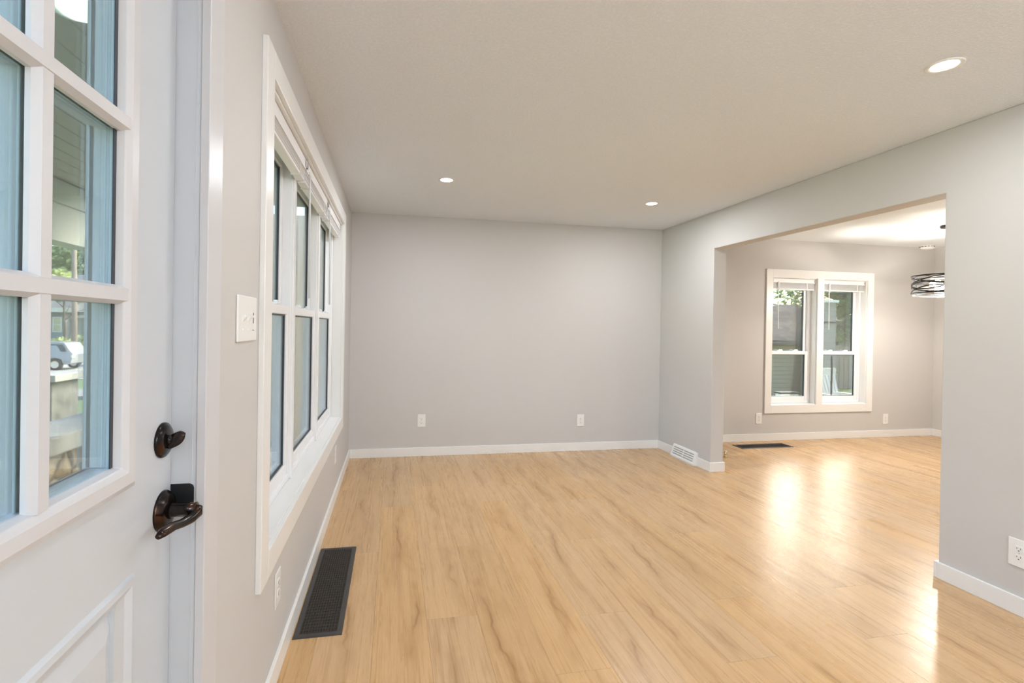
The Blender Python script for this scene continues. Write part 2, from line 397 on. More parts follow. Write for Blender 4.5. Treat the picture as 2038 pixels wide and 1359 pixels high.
bx(b, DWX[0][1], DWX[1][0], D2, D2+EXT, DWZ0, DWZ1); bx(b, DWX[1][1], WR+.12, D2, D2+EXT, 0, H)
bx(b, W+T, W+T+.001, D, D2, 0, H)
struct('wall_dining_back', b, 'wall')
b = NB(); bx(b, WR, WR+.12, Y0, D2, 0, H); struct('wall_dining_right', b, 'wall')

def board(name, pts, side):
    """baseboard along polyline pts on the floor; side=+1 keeps the board to the left of travel"""
    b = NB()
    for (x0, y0), (x1, y1) in pts:
        bx(b, x0, x1, y0, y1, 0.0, HB)
    return struct(name, b, 'trim', bevel=.0025)
board('baseboard_left', [((0, DY1+.08), (BT, D))], 1)
board('baseboard_back', [((BT, D-BT), (W-BT, D))], 1)
board('baseboard_right', [((W-BT, JF), (W, 4.16)), ((W-BT, 4.55), (W, D)), ((W-BT, JF-BT), (W+T+BT, JF)), ((W+T, JF), (W+T+BT, D2))], 1)
board('baseboard_near_right', [((W-BT, Y0), (W, JN)), ((W-BT, JN), (W+T+BT, JN+BT)), ((W+T, Y0), (W+T+BT, JN))], 1)
board('baseboard_dining_back', [((W+T+BT, D2-BT), (WR, D2))], 1)
board('baseboard_dining_right', [((WR-BT, Y0), (WR, D2-BT))], 1)

# ------------------------------------------------------------------ windows
def frame4(b, Tm, u0, u1, z0, z1, wd, d0, d1, wb=None, wt=None):
    wb = wd if wb is None else wb; wt = wd if wt is None else wt
    Tm(b, u0, u0+wd, d0, d1, z0, z1); Tm(b, u1-wd, u1, d0, d1, z0, z1)
    Tm(b, u0+wd, u1-wd, d0, d1, z0, z0+wb); Tm(b, u0+wd, u1-wd, d0, d1, z1-wt, z1)
def double_hung(root, Tm, u0, u1, z0, z1, zr):
    """one double-hung unit; d = depth from the wall face outwards; zr = meeting rail height"""
    fr = NB(); frame4(fr, Tm, u0, u1, z0, z1, .028, .072, .150, .03, .028); o = obj('window_frame', fr, 'vinyl', root, .003)
    for nm, d0, za, zb, lab in (('lower_sash', .080, z0+.028, zr+.022, None), ('upper_sash', .112, zr-.022, z1-.026, None)):
        s = NB(); frame4(s, Tm, u0+.026, u1-.026, za, zb, .040, d0, d0+.030, .052 if 'lower' in nm else .042, .042)
        so = obj(nm, s, 'vinyl', root, .004)
        a, c, e, f = u0+.066, u1-.066, za+(.052 if 'lower' in nm else .042), zb-.042
        k = NB(); frame4(k, Tm, a-.002, c+.002, e-.002, f+.002, .009, d0+.010, d0+.022); obj('glazing_spacer', k, 'spacer', so)
        g = NB(); Tm(g, a, c, d0+.014, d0+.018, e, f); obj('glass_pane', g, 'glass', so)
    for q in (.32, .68):
        u = u0 + (u1-u0)*q
        l = NB(); Tm(l, u-.028, u+.028, .078, .106, zr+.022, zr+.031); Tm(l, u-.010, u+.030, .084, .100, zr+.031, zr+.040)
        obj('sash_lock', l, 'vinyl', root, .003)
def blind(Tm, P, u0, u1, z1, label, group, h=.135, wl=.62, wu=None):
    o = thing('window_blind', label, 'blind', P((u0+u1)/2, .045, z1), group)
    b = NB(); Tm(b, u0, u1, .024, .064, z1-.034, z1-.001); obj('headrail', b, 'slat', o, .002)
    b = NB(); Tm(b, u0-.001, u1+.001, .016, .020, z1-.052, z1-.002); obj('valance', b, 'slat', o, .001)
    b = NB(); n = 14; za, zb = z1-h+.016, z1-.040
    for k in range(n):
        z = za + (zb-za)*k/(n-1); j = random.uniform(-.0025, .0025)
        Tm(b, u0+.004, u1-.004, .022+j, .062+j, z, z+.0026)
    obj('slat_stack', b, 'slat', o)
    b = NB(); Tm(b, u0+.004, u1-.004, .022, .062, z1-h, z1-h+.014); obj('bottom_rail', b, 'slat', o, .003)
    for u in (u0+.11, u1-.11):
        b = NB(); Tm(b, u-.006, u+.006, .0195, .0215, z1-h-.002, z1-.034); Tm(b, u-.006, u+.006, .0195, .064, z1-h-.0035, z1-h); obj('ladder_tape', b, 'cord', o)
    for u, s in ((u0-.004, 1), (u1+.004, -1)):
        b = NB(); Tm(b, u-.0015, u+.0015, .012, .066, z1-.042, z1); Tm(b, u, u+s*.02, .010, .0135, z1-.042, z1-.010); obj('mounting_bracket', b, 'chrome', o)
    u = (u0+.10) if wu is None else wu
    b = NB(); tube(b, [P(u, .012, z1-.05), P(u, .010, z1-.06), P(u+.003, .006, z1-.05-wl)], .0042, 8); obj('tilt_wand', b, 'wand', o, smooth=True)
    b = NB(); tube(b, [P(u, .026, z1-.036), P(u, .012, z1-.040), P(u, .012, z1-.058)], .002, 6); obj('wand_hook', b, 'chrome', o)
    return o

# front window: u = y, d = -x
def TL(b, u0, u1, d0, d1, z0, z1): bx(b, -d0, -d1, u0, u1, z0, z1)
def PL(u, d, z): return (-d, u, z)
win = sroot('window_1', (0, (WY0+WY1)/2, WZ0))
c = NB(); frame4(c, TL, WY0-.088, WY1+.088, WZ0-.088, WZ1+.085, .092, -.018, 0, .092, .089); obj('casing', c, 'trim', win, .002)
c = NB(); frame4(c, TL, WY0-.001, WY1+.001, WZ0-.001, WZ1+.001, .012, .0, .155); obj('jamb_liner', c, 'trim', win, .001)
n = 3; pitch = (WY1-WY0-.024)/n; ua = WY0+.012
for k in range(n):
    u0, u1 = ua+pitch*k+.006, ua+pitch*(k+1)-.006
    double_hung(win, TL, u0, u1, WZ0+.012, WZ1-.012, 1.370)
for k in (1, 2):
    c = NB(); u = ua+pitch*k; TL(c, u-.024, u+.024, .062, .15, WZ0+.012, WZ1-.012); obj('mullion', c, 'vinyl', win, .003)
lab = ('white blind raised tight above the nearest unit of the front window', 'white blind raised above the middle unit of the front window', 'white blind raised above the farthest unit of the front window')
for k in range(n):
    u0, u1 = ua+pitch*k+.012, ua+pitch*(k+1)-.012
    blind(TL, PL, u0, u1, WZ1-.012, lab[k], 'raised blinds of the front window', h=.108, wl=.62, wu=u0+.06)

# dining window: u = x, d = y - D2
def TD(b, u0, u1, d0, d1, z0, z1): bx(b, u0, u1, D2+d0, D2+d1, z0, z1)
def PD(u, d, z): return (u, D2+d, z)
win2 = sroot('window_2', (5.51, D2, DWZ0))
c = NB(); A0, A1 = DWX[0][0]-.085, DWX[1][1]+.085; frame4(c, TD, A0, A1, DWZ0-.095, DWZ1+.092, .088, -.018, 0, .098, .095)
TD(c, DWX[0][1]-.003, DWX[1][0]+.003, -.018, 0, DWZ0+.002, DWZ1-.002); obj('casing', c, 'trim', win2, .002)
for k, (a, e) in enumerate(DWX):
    c = NB(); frame4(c, TD, a-.001, e+.001, DWZ0-.001, DWZ1+.001, .010, 0, .155); obj('jamb_liner', c, 'trim', win2, .001)
    double_hung(win2, TD, a+.010, e-.010, DWZ0+.010, DWZ1-.010, 1.045)
    blind(TD, PD, a+.014, e-.014, DWZ1-.010, 'white blind raised above the %s pane of the dining window' % ('left' if k == 0 else 'right'), 'raised blinds of the dining window', wl=.56, wu=a+.10)

# ------------------------------------------------------------------ front door
XF, XB = -.050, -.090                       # interior and exterior faces of the slab
d1 = sroot('door_1', (XF, (DY0+DY1)/2, 0))
LY0, LY1, LZ0, LZ1 = .352, .912, 1.062, 1.935    # glass opening
b = NB()
for (a0, a1, z0, z1) in ((DY0+.004, LY0-.012, .012, DZ-.006), (LY1+.012, DY1-.003, .012, DZ-.006), (LY0-.012, LY1+.012, LZ1+.012, DZ-.006), (LY0-.012, LY1+.012, .85, LZ0-.012), (LY0-.012, LY1+.012, .012, .20)):
    bx(b, XB, XF, a0, a1, z0, z1)
bx(b, XB, XF, .608, .668, .20, .85)
# recessed fields of the two lower panels
bx(b, XB+.004, XF-.010, LY0-.012, .608, .20, .85); bx(b, XB+.004, XF-.010, .668, LY1+.012, .20, .85)
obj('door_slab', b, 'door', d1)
def lite_frame(b, x0, x1):
    def ring(x, g): return (x, LY0-g, LY1+g, LZ0-g, LZ1+g)
    prof = [(x0, .052), (x0+(x1-x0)*.75, .044), (x1, .034), (x1, .014), (x1-(x1-x0)*.35, .004), (x0-(x1-x0)*.1, 0)]
    rows = []
    for x, g in prof:
        a0, a1, z0, z1 = LY0-g, LY1+g, LZ0-g, LZ1+g
        rows.append([(x, a0, z0), (x, a1, z0), (x, a1, z1), (x, a0, z1)])
    rows.append([(x0-.008*(1 if x1 > x0 else -1), r[1], r[2]) for r in rows[-1]])
    rows.append([(x0-.008*(1 if x1 > x0 else -1), p[1], p[2]) for p in rows[0]])
    rs = [[b.verts.new(p) for p in r] for r in rows]
    for q in range(len(rs)):
        A, B = rs[q], rs[(q+1) % len(rs)]
        for k in range(4): b.faces.new((A[k], A[(k+1) % 4], B[(k+1) % 4], B[k]))
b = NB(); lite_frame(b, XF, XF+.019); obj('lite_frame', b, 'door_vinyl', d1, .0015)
b = NB(); lite_frame(b, XB, XB-.010); bx(b, XB-.002, XF-.006, LY1, LY1+.013, LZ0, LZ1); bx(b, XB-.002, XF-.006, LY0-.013, LY0, LZ0, LZ1); bx(b, XB-.002, XF-.006, LY0, LY1, LZ0-.013, LZ0); bx(b, XB-.002, XF-.006, LY0, LY1, LZ1, LZ1+.013)
obj('exterior_lite_frame', b, 'vinyl', d1, .001)
gw = (LY1-LY0)/3; gh = (LZ1-LZ0)/3
def muntin(b, ax, c0, lo, hi, x0, x1):
    prof = [(-.016, x0), (-.016, x0+(x1-x0)*.40), (-.010, x1), (.010, x1), (.016, x0+(x1-x0)*.40), (.016, x0)]
    if ax == 'z': loft(b, [[(x, c0+t, lo) for t, x in prof], [(x, c0+t, hi) for t, x in prof]])
    else: loft(b, [[(x, lo, c0+t) for t, x in prof], [(x, hi, c0+t) for t, x in prof]])
for k in (1, 2):
    b = NB(); muntin(b, 'z', LY0+gw*k, LZ0-.004, LZ1+.004, XF-.001, XF+.0155); obj('vertical_muntin', b, 'door_vinyl', d1)
    b = NB(); muntin(b, 'y', LZ0+gh*k, LY0-.012, LY1+.016, XF-.001, XF+.017); obj('horizontal_muntin', b, 'door_vinyl', d1)
    b = NB(); muntin(b, 'z', LY0+gw*k, LZ0, LZ1, XF-.006, XF-.044); obj('exterior_vertical_muntin', b, 'vinyl', d1)
    b = NB(); muntin(b, 'y', LZ0+gh*k, LY0, LY1, XF-.006, XF-.0455); obj('exterior_horizontal_muntin', b, 'vinyl', d1)
b = NB(); bx(b, XF-.005, XF-.001, LY0-.006, LY1+.006, LZ0-.006, LZ1+.006); obj('glass_pane', b, 'door_glass', d1)
b = NB(); bx(b, XF-.0008, XF+.001, LY1-.008, LY1, LZ0, LZ1); bx(b, XF-.0008, XF+.001, LY0, LY0+.008, LZ0, LZ1); obj('glazing_spacer', b, 'spacer', d1)
for a0, a1 in ((.365, .600), (.690, .925)):
    # moulding: bead, cove, then the raised field
    z0, z1 = .22, .850
    g0, g1 = (LY0-.070, .608) if a0 < .5 else (.668, .985)
    b = NB()
    prof = [(XF-.0005, 0), (XF+.006, .006), (XF+.007, .016), (XF+.001, .028), (XF-.008, .036), (XF-.010, .044), (XF-.004, .072), (XF-.002, .080)]
    rows = [[(x, g0+g, .20+g), (x, g1-g, .20+g), (x, g1-g, z1-g), (x, g0+g, z1-g)] for x, g in prof]
    loft(b, rows, cap=False); f = [b.verts.new(p) for p in rows[-1]]; b.faces.new(f)
    obj('raised_panel', b, 'door', d1)
# hardware
def rose(parent, y, z, r, name, t=.010):
    b = NB(); lathe(b, [(r, 0), (r, .003), (r*.97, .0055), (r*.86, .0075), (r*.80, t), (r*.55, t+.002), (.001, t+.003)], (XF, y, z), 'x', 40); return obj(name, b, 'bronze', parent, smooth=True)
db = thing('deadbolt', 'round dark bronze deadbolt thumb turn above the lever on the white door', 'deadbolt', (XF, 1.092, 1.066))
rose(db, 1.092, 1.066, .036, 'rose_plate')
b = NB(); lathe(b, [(.011, .010), (.010, .016), (.007, .020)], (XF, 1.092, 1.066), 'x', 20); obj('turn_stem', b, 'bronze', db, smooth=True)
b = NB(); rings = []
for k in range(11):
    t = -1 + 2*k/10; wdt = .0125*math.cos(t*1.05); c0 = Vector((XF+.024, 1.092, 1.066)) + Vector((.010, .004, .012))*t*1.15
    rings.append([c0 + Vector((math.cos(a)*wdt, math.sin(a)*.0045, math.sin(a)*.001 - math.cos(a)*wdt*.5)) for a in [2*PI*q/12 for q in range(12)]])
loft(b, rings); obj('thumb_turn', b, 'bronze', db, smooth=True)
lv = thing('door_lever', 'dark bronze lever handle with round rose on the white door', 'door handle', (XF, 1.096, .920))
rose(lv, 1.096, .920, .041, 'rose_plate', .013)
b = NB(); p0 = Vector((XF+.012, 1.096, .920))
tube(b, [p0, p0+Vector((.010, 0, 0)), p0+Vector((.030, 0, .001)), p0+Vector((.052, 0, .001))], [.0185, .0145, .0125, .0135], 20); obj('lever_neck', b, 'bronze', lv, smooth=True)
b = NB(); q0 = p0+Vector((.050, .006, .001))
pth = [q0, q0+Vector((.003, -.008, -.008)), q0+Vector((.001, -.032, -.011)), q0+Vector((-.003, -.062, -.008)), q0+Vector((-.006, -.096, .000)), q0+Vector((-.008, -.132, .003)), q0+Vector((-.009, -.148, .002))]
tube(b, pth, [(.012,.011), (.012,.011), (.010,.009), (.009,.006), (.0095,.0055), (.009,.006), (.005,.004)], 16); obj('lever_handle', b, 'bronze', lv, smooth=True)
b = NB(); lathe(b, [(.005, 0), (.0055, .006), (.004, .009)], (XF+.062, 1.098, .919), 'x', 14); obj('privacy_button', b, 'bronze', lv, smooth=True)
b = NB(); lathe(b, [(.0025, 0), (.0025, .0008)], (XF+.013, 1.082, .899), 'x', 12); obj('set_screw', b, 'chrome', lv)
# jamb, casing, strike
tr = sroot('trim_1', (0, DY1, 0))
b = NB(); bx(b, -EXT, 0, DY1-.001, DY1+.003, 0, DZ); bx(b, -EXT, 0, DY0-.003, DY0+.003, 0, DZ); bx(b, -EXT, 0, DY0, DY1, DZ-.004, DZ+.002)
bx(b, -.112, -.096, DY1-.022, DY1, 0, DZ); bx(b, -.112, -.096, DY0, DY0+.018, 0, DZ); bx(b, -.0105, -.0085, DY1-.002, DY1, 0, DZ)
obj('door_jamb', b, 'door', tr)
b = NB(); bx(b, 0, .018, DY1-.004, DY1+.080, 0, DZ+.082); bx(b, 0, .018, DY0-.080, DY0+.004, 0, DZ+.082); bx(b, 0, .018, DY0, DY1, DZ-.002, DZ+.082)
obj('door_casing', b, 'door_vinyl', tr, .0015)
sp = NB(); rr = .010; z0, z1 = .893, .963
pts = [(XF+.001, z0), (-.004-rr, z0)] + [(-.004-rr+rr*math.sin(a), z0+rr-rr*math.cos(a)) for a in (.5, 1.0, PI/2)] + [(-.004-rr+rr*math.cos(a), z1-rr+rr*math.sin(a)) for a in (0, .5, 1.0, PI/2)] + [(XF+.001, z1)]
loft(sp, [[(p[0], DY1-.0035, p[1]) for p in pts], [(p[0], DY1-.0012, p[1]) for p in pts]])
tag(obj('strike_plate', sp, 'black', None), 'black strike plate on the door jamb beside the lever handle', 'strike plate')

# ------------------------------------------------------------------ electrical plates
def duplex(name, center, axis, sgn, label, group, w=.079, h=.127):
    """axis: 'x' plate lies in a wall facing +-x; 'y' in a wall facing -y"""
    cx, cy, cz = center
    o = thing(name, label, 'outlet', center, group)
    def B(b, u0, u1, d0, d1, z0, z1):
        if axis == 'x': bx(b, cx+sgn*d0, cx+sgn*d1, cy+u0, cy+u1, cz+z0, cz+z1)
        else: bx(b, cx+u0, cx+u1, cy+sgn*d0, cy+sgn*d1, cz+z0, cz+z1)
    b = NB(); B(b, -w/2, w/2, 0, .0055, -h/2, h/2); obj('cover_plate', b, 'plate', o, .003)
    for s in (1, -1):
        b = NB(); rings = []
        for dd in (.005, .0075):
            ring = []
            for q in range(24):
                a = 2*PI*q/24; u = .0175*math.cos(a); z = max(-.0135, min(.0135, .0175*math.sin(a))) + s*.0195
                ring.append((cx+sgn*dd, cy+u, cz+z) if axis == 'x' else (cx+u, cy+sgn*dd, cz+z))
            rings.append(ring)
        loft(b, rings); f = obj('receptacle_face', b, 'plate', o)
        b = NB(); B(b, -.0078, -.0058, .0074, .0079, s*.0195-.001, s*.0195+.0075); B(b, .0058, .0078, .0074, .0079, s*.0195, s*.0195+.0065)
        B(b, -.0024, .0024, .0074, .0079, s*.0195-.0095, s*.0195-.005); obj('socket_slot', b, 'slot', f)
    b = NB()
    lathe(b, [(.003, 0), (.0025, sgn*.001)], (cx+sgn*.0055, cy, cz) if axis == 'x' else (cx, cy+sgn*.0055, cz), axis, 12); obj('cover_screw', b, 'chrome', o)
    return o
duplex('wall_outlet', (.703, D, .355), 'y', -1, 'white outlet at the left end of the far wall', 'outlets of the living room')
duplex('wall_outlet', (2.390, D, .323), 'y', -1, 'white outlet toward the right end of the far wall', 'outlets of the living room')
duplex('wall_outlet', (0, 1.900, .326), 'x', 1, 'white outlet under the near corner of the front window', 'outlets of the living room')
duplex('wall_outlet', (0, 3.725, .338), 'x', 1, 'white outlet under the far corner of the front window', 'outlets of the living room')
duplex('wall_outlet', (W, 1.740, .287), 'x', -1, 'white outlet on the right wall beside the opening, cut by the photo edge', 'outlets of the living room', .082, .130)
duplex('wall_outlet', (4.690, D2, .268), 'y', -1, 'white outlet left of and below the dining window', 'outlets of the dining room')
duplex('wall_outlet', (6.512, D2, .224), 'y', -1, 'white outlet right of and below the dining window', 'outlets of the dining room')

sw = thing('switch_plate', 'white three gang plate with two toggles and a slide dimmer beside the front door', 'light switch', (0, 1.470, 1.320))
b = NB(); bx(b, 0, .006, 1.381, 1.559, 1.256, 1.384); obj('cover_plate', b, 'plate', sw, .0035)
for yy in (1.424, 1.470):
    b = NB(); bx(b, .0055, .0068, yy-.0052, yy+.0052, 1.308, 1.332); t = obj('toggle_slot', b, 'plate', sw, .0005)
    b = NB(); loft(b, [[(.006, yy-.0042, 1.311), (.006, yy+.0042, 1.311), (.006, yy+.0042, 1.327), (.006, yy-.0042, 1.327)], [(.017, yy-.0034, 1.3265), (.017, yy+.0034, 1.3265), (.015, yy+.0034, 1.3335), (.015, yy-.0034, 1.3335)]]); obj('toggle', b, 'plate', t, .0006)
    for zz in (1.350, 1.290):
        b = NB(); lathe(b, [(.003, 0), (.0025, .001)], (.006, yy, zz), 'x', 12); obj('cover_screw', b, 'plate', sw)
b = NB(); bx(b, .0058, .0072, 1.508, 1.526, 1.287, 1.353); dm = obj('dimmer_face', b, 'plate', sw, .001)
b = NB(); bx(b, .0070, .0076, 1.5145, 1.5205, 1.307, 1.338); obj('dimmer_track', b, 'slot', dm)
b = NB(); bx(b, .0072, .0120, 1.5125, 1.5225, 1.3230, 1.3300); obj('dimmer_slider', b, 'plate', dm, .001)
b = NB(); bx(b, .0070, .0078, 1.509, 1.525, 1.2865, 1.2885); obj('dimmer_rocker_gap', b, 'slot', dm)

# ------------------------------------------------------------------ floor registers, wall register
def floor_register(x0, x1, y0, y1, label, along='y', nl=11, nc=19):
    o = thing('floor_register', label, 'floor vent', ((x0+x1)/2, (y0+y1)/2, 0), 'dark floor registers')
    f = .026; zt = .0055
    b = NB()
    rows = [((x0, y0, x1, y1), .0002), ((x0+.004, y0+.004, x1-.004, y1-.004), zt), ((x0+f-.002, y0+f-.002, x1-f+.002, y1-f+.002), zt), ((x0+f, y0+f, x1-f, y1-f), .0012)]
    loft(b, [[(r[0], r[1], z), (r[2], r[1], z), (r[2], r[3], z), (r[0], r[3], z)] for r, z in rows], cap=False); obj('register_frame', b, 'register', o, .0012)
    b = NB(); bx(b, x0+f, x1-f, y0+f, y1-f, .0004, .0010); obj('duct_opening', b, 'duct', o)  # flat dark sheet; shade inside the opening is put into its colour
    xa, xb, ya, yb = x0+f, x1-f, y0+f, y1-f
    b = NB()
    if along == 'y':
        for k in range(1, nl): u = xa+(xb-xa)*k/nl; bx(b, u-.0010, u+.0010, ya, yb, .0034, .0052)
        for k in range(1, nc): u = ya+(yb-ya)*k/nc; bx(b, xa, xb, u-.0014, u+.0014, .0012, .0026)
    else:
        for k in range(1, nl): u = ya+(yb-ya)*k/nl; bx(b, xa, xb, u-.0012, u+.0012, .0030, .0048)
        for k in range(1, nc): u = xa+(xb-xa)*k/nc; bx(b, u-.0022, u+.0022, ya, yb, .0014, .0030)
    obj('louvre_grille', b, 'register', o)
floor_register(.018, .218, 2.100, 2.922, 'long dark bronze floor register beside the left baseboard below the front window', 'y', 13, 34)
floor_register(4.225, 4.880, 4.690, 4.870, 'dark floor register below the dining window', 'x', 10, 22)

wr = thing('baseboard_register', 'white sloped heat register set in the baseboard near the corner', 'wall vent', (W, 4.355, 0))
y0, y1 = 4.160, 4.550
b = NB(); prof = [(W, 0), (W-.050, 0), (W-.052, .018), (W-.046, .026), (W-.018, .118), (W-.010, .127), (W, .127)]
loft(b, [[(p[0], y0, p[1]) for p in prof], [(p[0], y1, p[1]) for p in prof]]); obj('register_body', b, 'trim', wr, .001)
b = NB()
for k in range(4):
    for h0, h1 in ((y0+.028, (y0+y1)/2-.006), ((y0+y1)/2+.006, y1-.028)):
        t0, t1 = .10+.225*k, .10+.225*k+.10
        pa = Vector((W-.046-.0006, 0, .026)); pb = Vector((W-.018-.0006, 0, .118)); dv = pb-pa
        a, c2 = pa+dv*t0, pa+dv*t1
        v = [b.verts.new(q) for q in ((a.x, h0, a.z), (a.x, h1, a.z), (c2.x, h1, c2.z), (c2.x, h0, c2.z))]; b.faces.new(v)
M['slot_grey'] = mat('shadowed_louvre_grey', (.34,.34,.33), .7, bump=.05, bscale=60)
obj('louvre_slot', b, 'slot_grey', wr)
b = NB(); tube(b, [(W-.012, y0+.004, .127), (W-.012, y0+.004, .137)], .003, 8); obj('damper_lever', b, 'chrome', wr)

# ------------------------------------------------------------------ ceiling fittings
LIGHTS = [((2.596, 1.583), 'recessed ceiling light nearest the camera, at the upper right'), ((.787, 3.608), 'recessed ceiling light at the far left, near the front window'),
          ((2.602, 3.856), 'recessed ceiling light at the far right, near the back corner'), ((.80, 1.42), None), ((2.576, -.9), None), ((.80, -.9), None), ((4.7, 1.3), 'd'), ((6.2, 1.3), 'd')]  # pair behind the camera and dining pair are added, unseen, for brightness
for (lx, ly), lb in LIGHTS:
    o = thing('recessed_light', 'added unseen ceiling light in the near half of the dining room' if lb == 'd' else lb or 'unseen recessed ceiling light in the near half of the living room', 'ceiling light', (lx, ly, H), 'recessed ceiling lights')
    b = NB(); lathe(b, [(.0625, 0), (.062, -.003), (.058, -.0055), (.047, -.0035), (.044, -.0015)], (lx, ly, H), 'z', 48, False); obj('trim_ring', b, 'trim', o, smooth=True)
    b = NB(); lathe(b, [(.0445, -.0010), (.0445, -.0022), (.001, -.0026)], (lx, ly, H), 'z', 48); obj('light_lens', b, 'lens', o)
    ld = bpy.data.lights.new('downlight', 'AREA'); ld.shape = 'DISK'; ld.size = .09; ld.energy = DOWNLIGHT_W*(2.4 if lx > 4 else 1.35 if ly > 3 else 1.0 if lx > 2 else .45); ld.color = (.94, .965, 1)
    lo = bpy.data.objects.new('downlight_lamp', ld); COL.objects.link(lo); lo.location = (0, 0, -.010); lo.parent = o
o = thing('smoke_detector', 'round white smoke detector on the dining room ceiling', 'smoke detector', (6.93, 4.88, H))
b = NB(); lathe(b, [(.070, 0), (.070, -.008), (.066, -.010), (.066, -.016), (.069, -.018), (.068, -.030), (.058, -.040), (.030, -.044), (.001, -.045)], (6.93, 4.88, H), 'z', 40); obj('detector_body', b, 'plate', o, smooth=False)
b = NB()
for k in range(14):
    a = 2*PI*k/14; c0, s0 = math.cos(a), math.sin(a)
    bx(b, 6.93+c0*.066-.006, 6.93+c0*.066+.006, 4.88+s0*.066-.006, 4.88+s0*.066+.006, H-.0155, H-.0105)
obj('sensor_slot', b, 'slot', o)

gl_ = thing('added_fill_globe', 'added unseen fill light globe over the entry end of the living room', 'pendant light', (2.1, -1.5, H))  # added lamp behind the camera, lifts the room and ceiling brightness
b = NB(); lathe(b, [(.06, 0), (.06, -.02), (.01, -.03)], (2.1, -1.5, H), 'z', 28); obj('canopy', b, 'chrome', gl_, smooth=True)
b = NB(); tube(b, [(2.1, -1.5, H-.02), (2.1, -1.5, 2.08)], .005, 8); obj('hanging_rod', b, 'chrome', gl_)
b = NB(); bmesh.ops.create_uvsphere(b, u_segments=32, v_segments=20, radius=.15); bmesh.ops.translate(b, verts=b.verts, vec=(2.1, -1.5, 1.94)); obj('glass_globe', b, 'fill_globe', gl_, smooth=True)

# pendant: woven drum of thin black bands
PXY = Vector((5.885, 3.90)); PZ0, PZ1, PR = 1.690, 1.900, .278
pd = thing('pendant_light', 'black woven metal drum pendant hanging in the dining room', 'pendant light', (PXY.x, PXY.y, H))
b = NB(); lathe(b, [(.065, 0), (.065, -.018), (.055, -.025), (.001, -.026)], (PXY.x, PXY.y, H), 'z', 32); obj('canopy', b, 'black', pd, smooth=False)
b = NB(); tube(b, [(PXY.x, PXY.y, H-.02), (PXY.x, PXY.y, PZ0+.13)], .006, 10); obj('hanging_rod', b, 'black', pd)
def band(amp, ph, zc, cyc, r, hgt=.011, m='black', nm='drum_band', tk=.002):
    b = NB(); n = 96; ring = []
    for k in range(n):
        a = 2*PI*k/n; z = zc+amp*math.sin(cyc*a+ph)
        c0, s0 = math.cos(a), math.sin(a)
        ring.append([(PXY.x+c0*(r-tk), PXY.y+s0*(r-tk), z-hgt/2), (PXY.x+c0*(r+tk), PXY.y+s0*(r+tk), z-hgt/2), (PXY.x+c0*(r+tk), PXY.y+s0*(r+tk), z+hgt/2), (PXY.x+c0*(r-tk), PXY.y+s0*(r-tk), z+hgt/2)])
    rs = [[b.verts.new(p) for p in r_] for r_ in ring]
    for k in range(n):
        A, B_ = rs[k], rs[(k+1) % n]
        for q in range(4): b.faces.new((A[q], A[(q+1) % 4], B_[(q+1) % 4], B_[q]))
    obj(nm, b, m, pd)
zc = (PZ0+PZ1)/2
band(0, 0, PZ1-.006, 1, PR); band(0, 0, PZ0+.030, 1, PR)
for k, (am, ph, z_, cy) in enumerate([(.034, 0.3, zc+.055, 2), (.034, 3.4, zc+.045, 2), (.036, 1.6, zc, 2), (.036, 4.7, zc, 2), (.036, .9, zc-.040, 2), (.034, 4.0, zc-.035, 2)]):
    band(am, ph, z_, cy, PR-.004)
band(0, 0, PZ1-.012, 1, PR-.030, .014, 'chrome', 'inner_ring'); band(0, 0, PZ0+.008, 1, PR-.010, .010, 'chrome', 'lower_ring'); band(0, 0, zc, 1, PR-.030, .008, 'chrome', 'inner_ring')
b = NB()
for k in range(4):
    a = PI*k/2; tube(b, [(PXY.x, PXY.y, PZ1-.012), (PXY.x+math.cos(a)*(PR-.004), PXY.y+math.sin(a)*(PR-.004), PZ1-.012)], .004, 8)
obj('spoke', b, 'black', pd)
for k in range(4):
    a = PI*k/2 + PI; c0, s0 = math.cos(a), math.sin(a); zb = zc+.022
    b = NB(); tube(b, [(PXY.x, PXY.y, zb), (PXY.x+c0*.055, PXY.y+s0*.055, zb), (PXY.x+c0*.075, PXY.y+s0*.075, zb)], [.008, .022, .022], 14); s_ = obj('lamp_socket', b, 'black', pd)
    b = NB(); tube(b, [(PXY.x+c0*t, PXY.y+s0*t, zb) for t in (.075, .09, .11, .135, .155, .165)], [.013, .018, .028, .030, .020, .006], 16); obj('light_bulb', b, 'bulb', s_, smooth=True)
pl = bpy.data.lights.new('pendant_lamp', 'POINT'); pl.energy = PENDANT_W; pl.shadow_soft_size = .05; pl.color = (1, .93, .84)
po = bpy.data.objects.new('pendant_lamp', pl); COL.objects.link(po); po.location = (PXY.x-.0, PXY.y, zc-.06)

# brass door stop
ds = thing('door_stop', 'small brass floor door stop with cream tip behind the opening corner', 'door stop', (3.80, 4.42, 0))
b = NB(); lathe(b, [(.022, 0), (.022, .004), (.010, .008), (.009, .038), (.013, .042), (.013, .050)], (3.80, 4.42, 0), 'z', 20); obj('stop_post', b, 'brass', ds, smooth=True)
b = NB(); tube(b, [(3.80, 4.42, .044), (3.78, 4.395, .050), (3.76, 4.375, .042)], [.012, .010, .008], 12); obj('stop_arm', b, 'brass', ds, smooth=True)
b = NB(); lathe(b, [(.012, .0), (.016, .006), (.016, .016), (.010, .022)], (3.80, 4.42, .048), 'z', 18); obj('rubber_tip', b, 'rubber', ds, smooth=True)

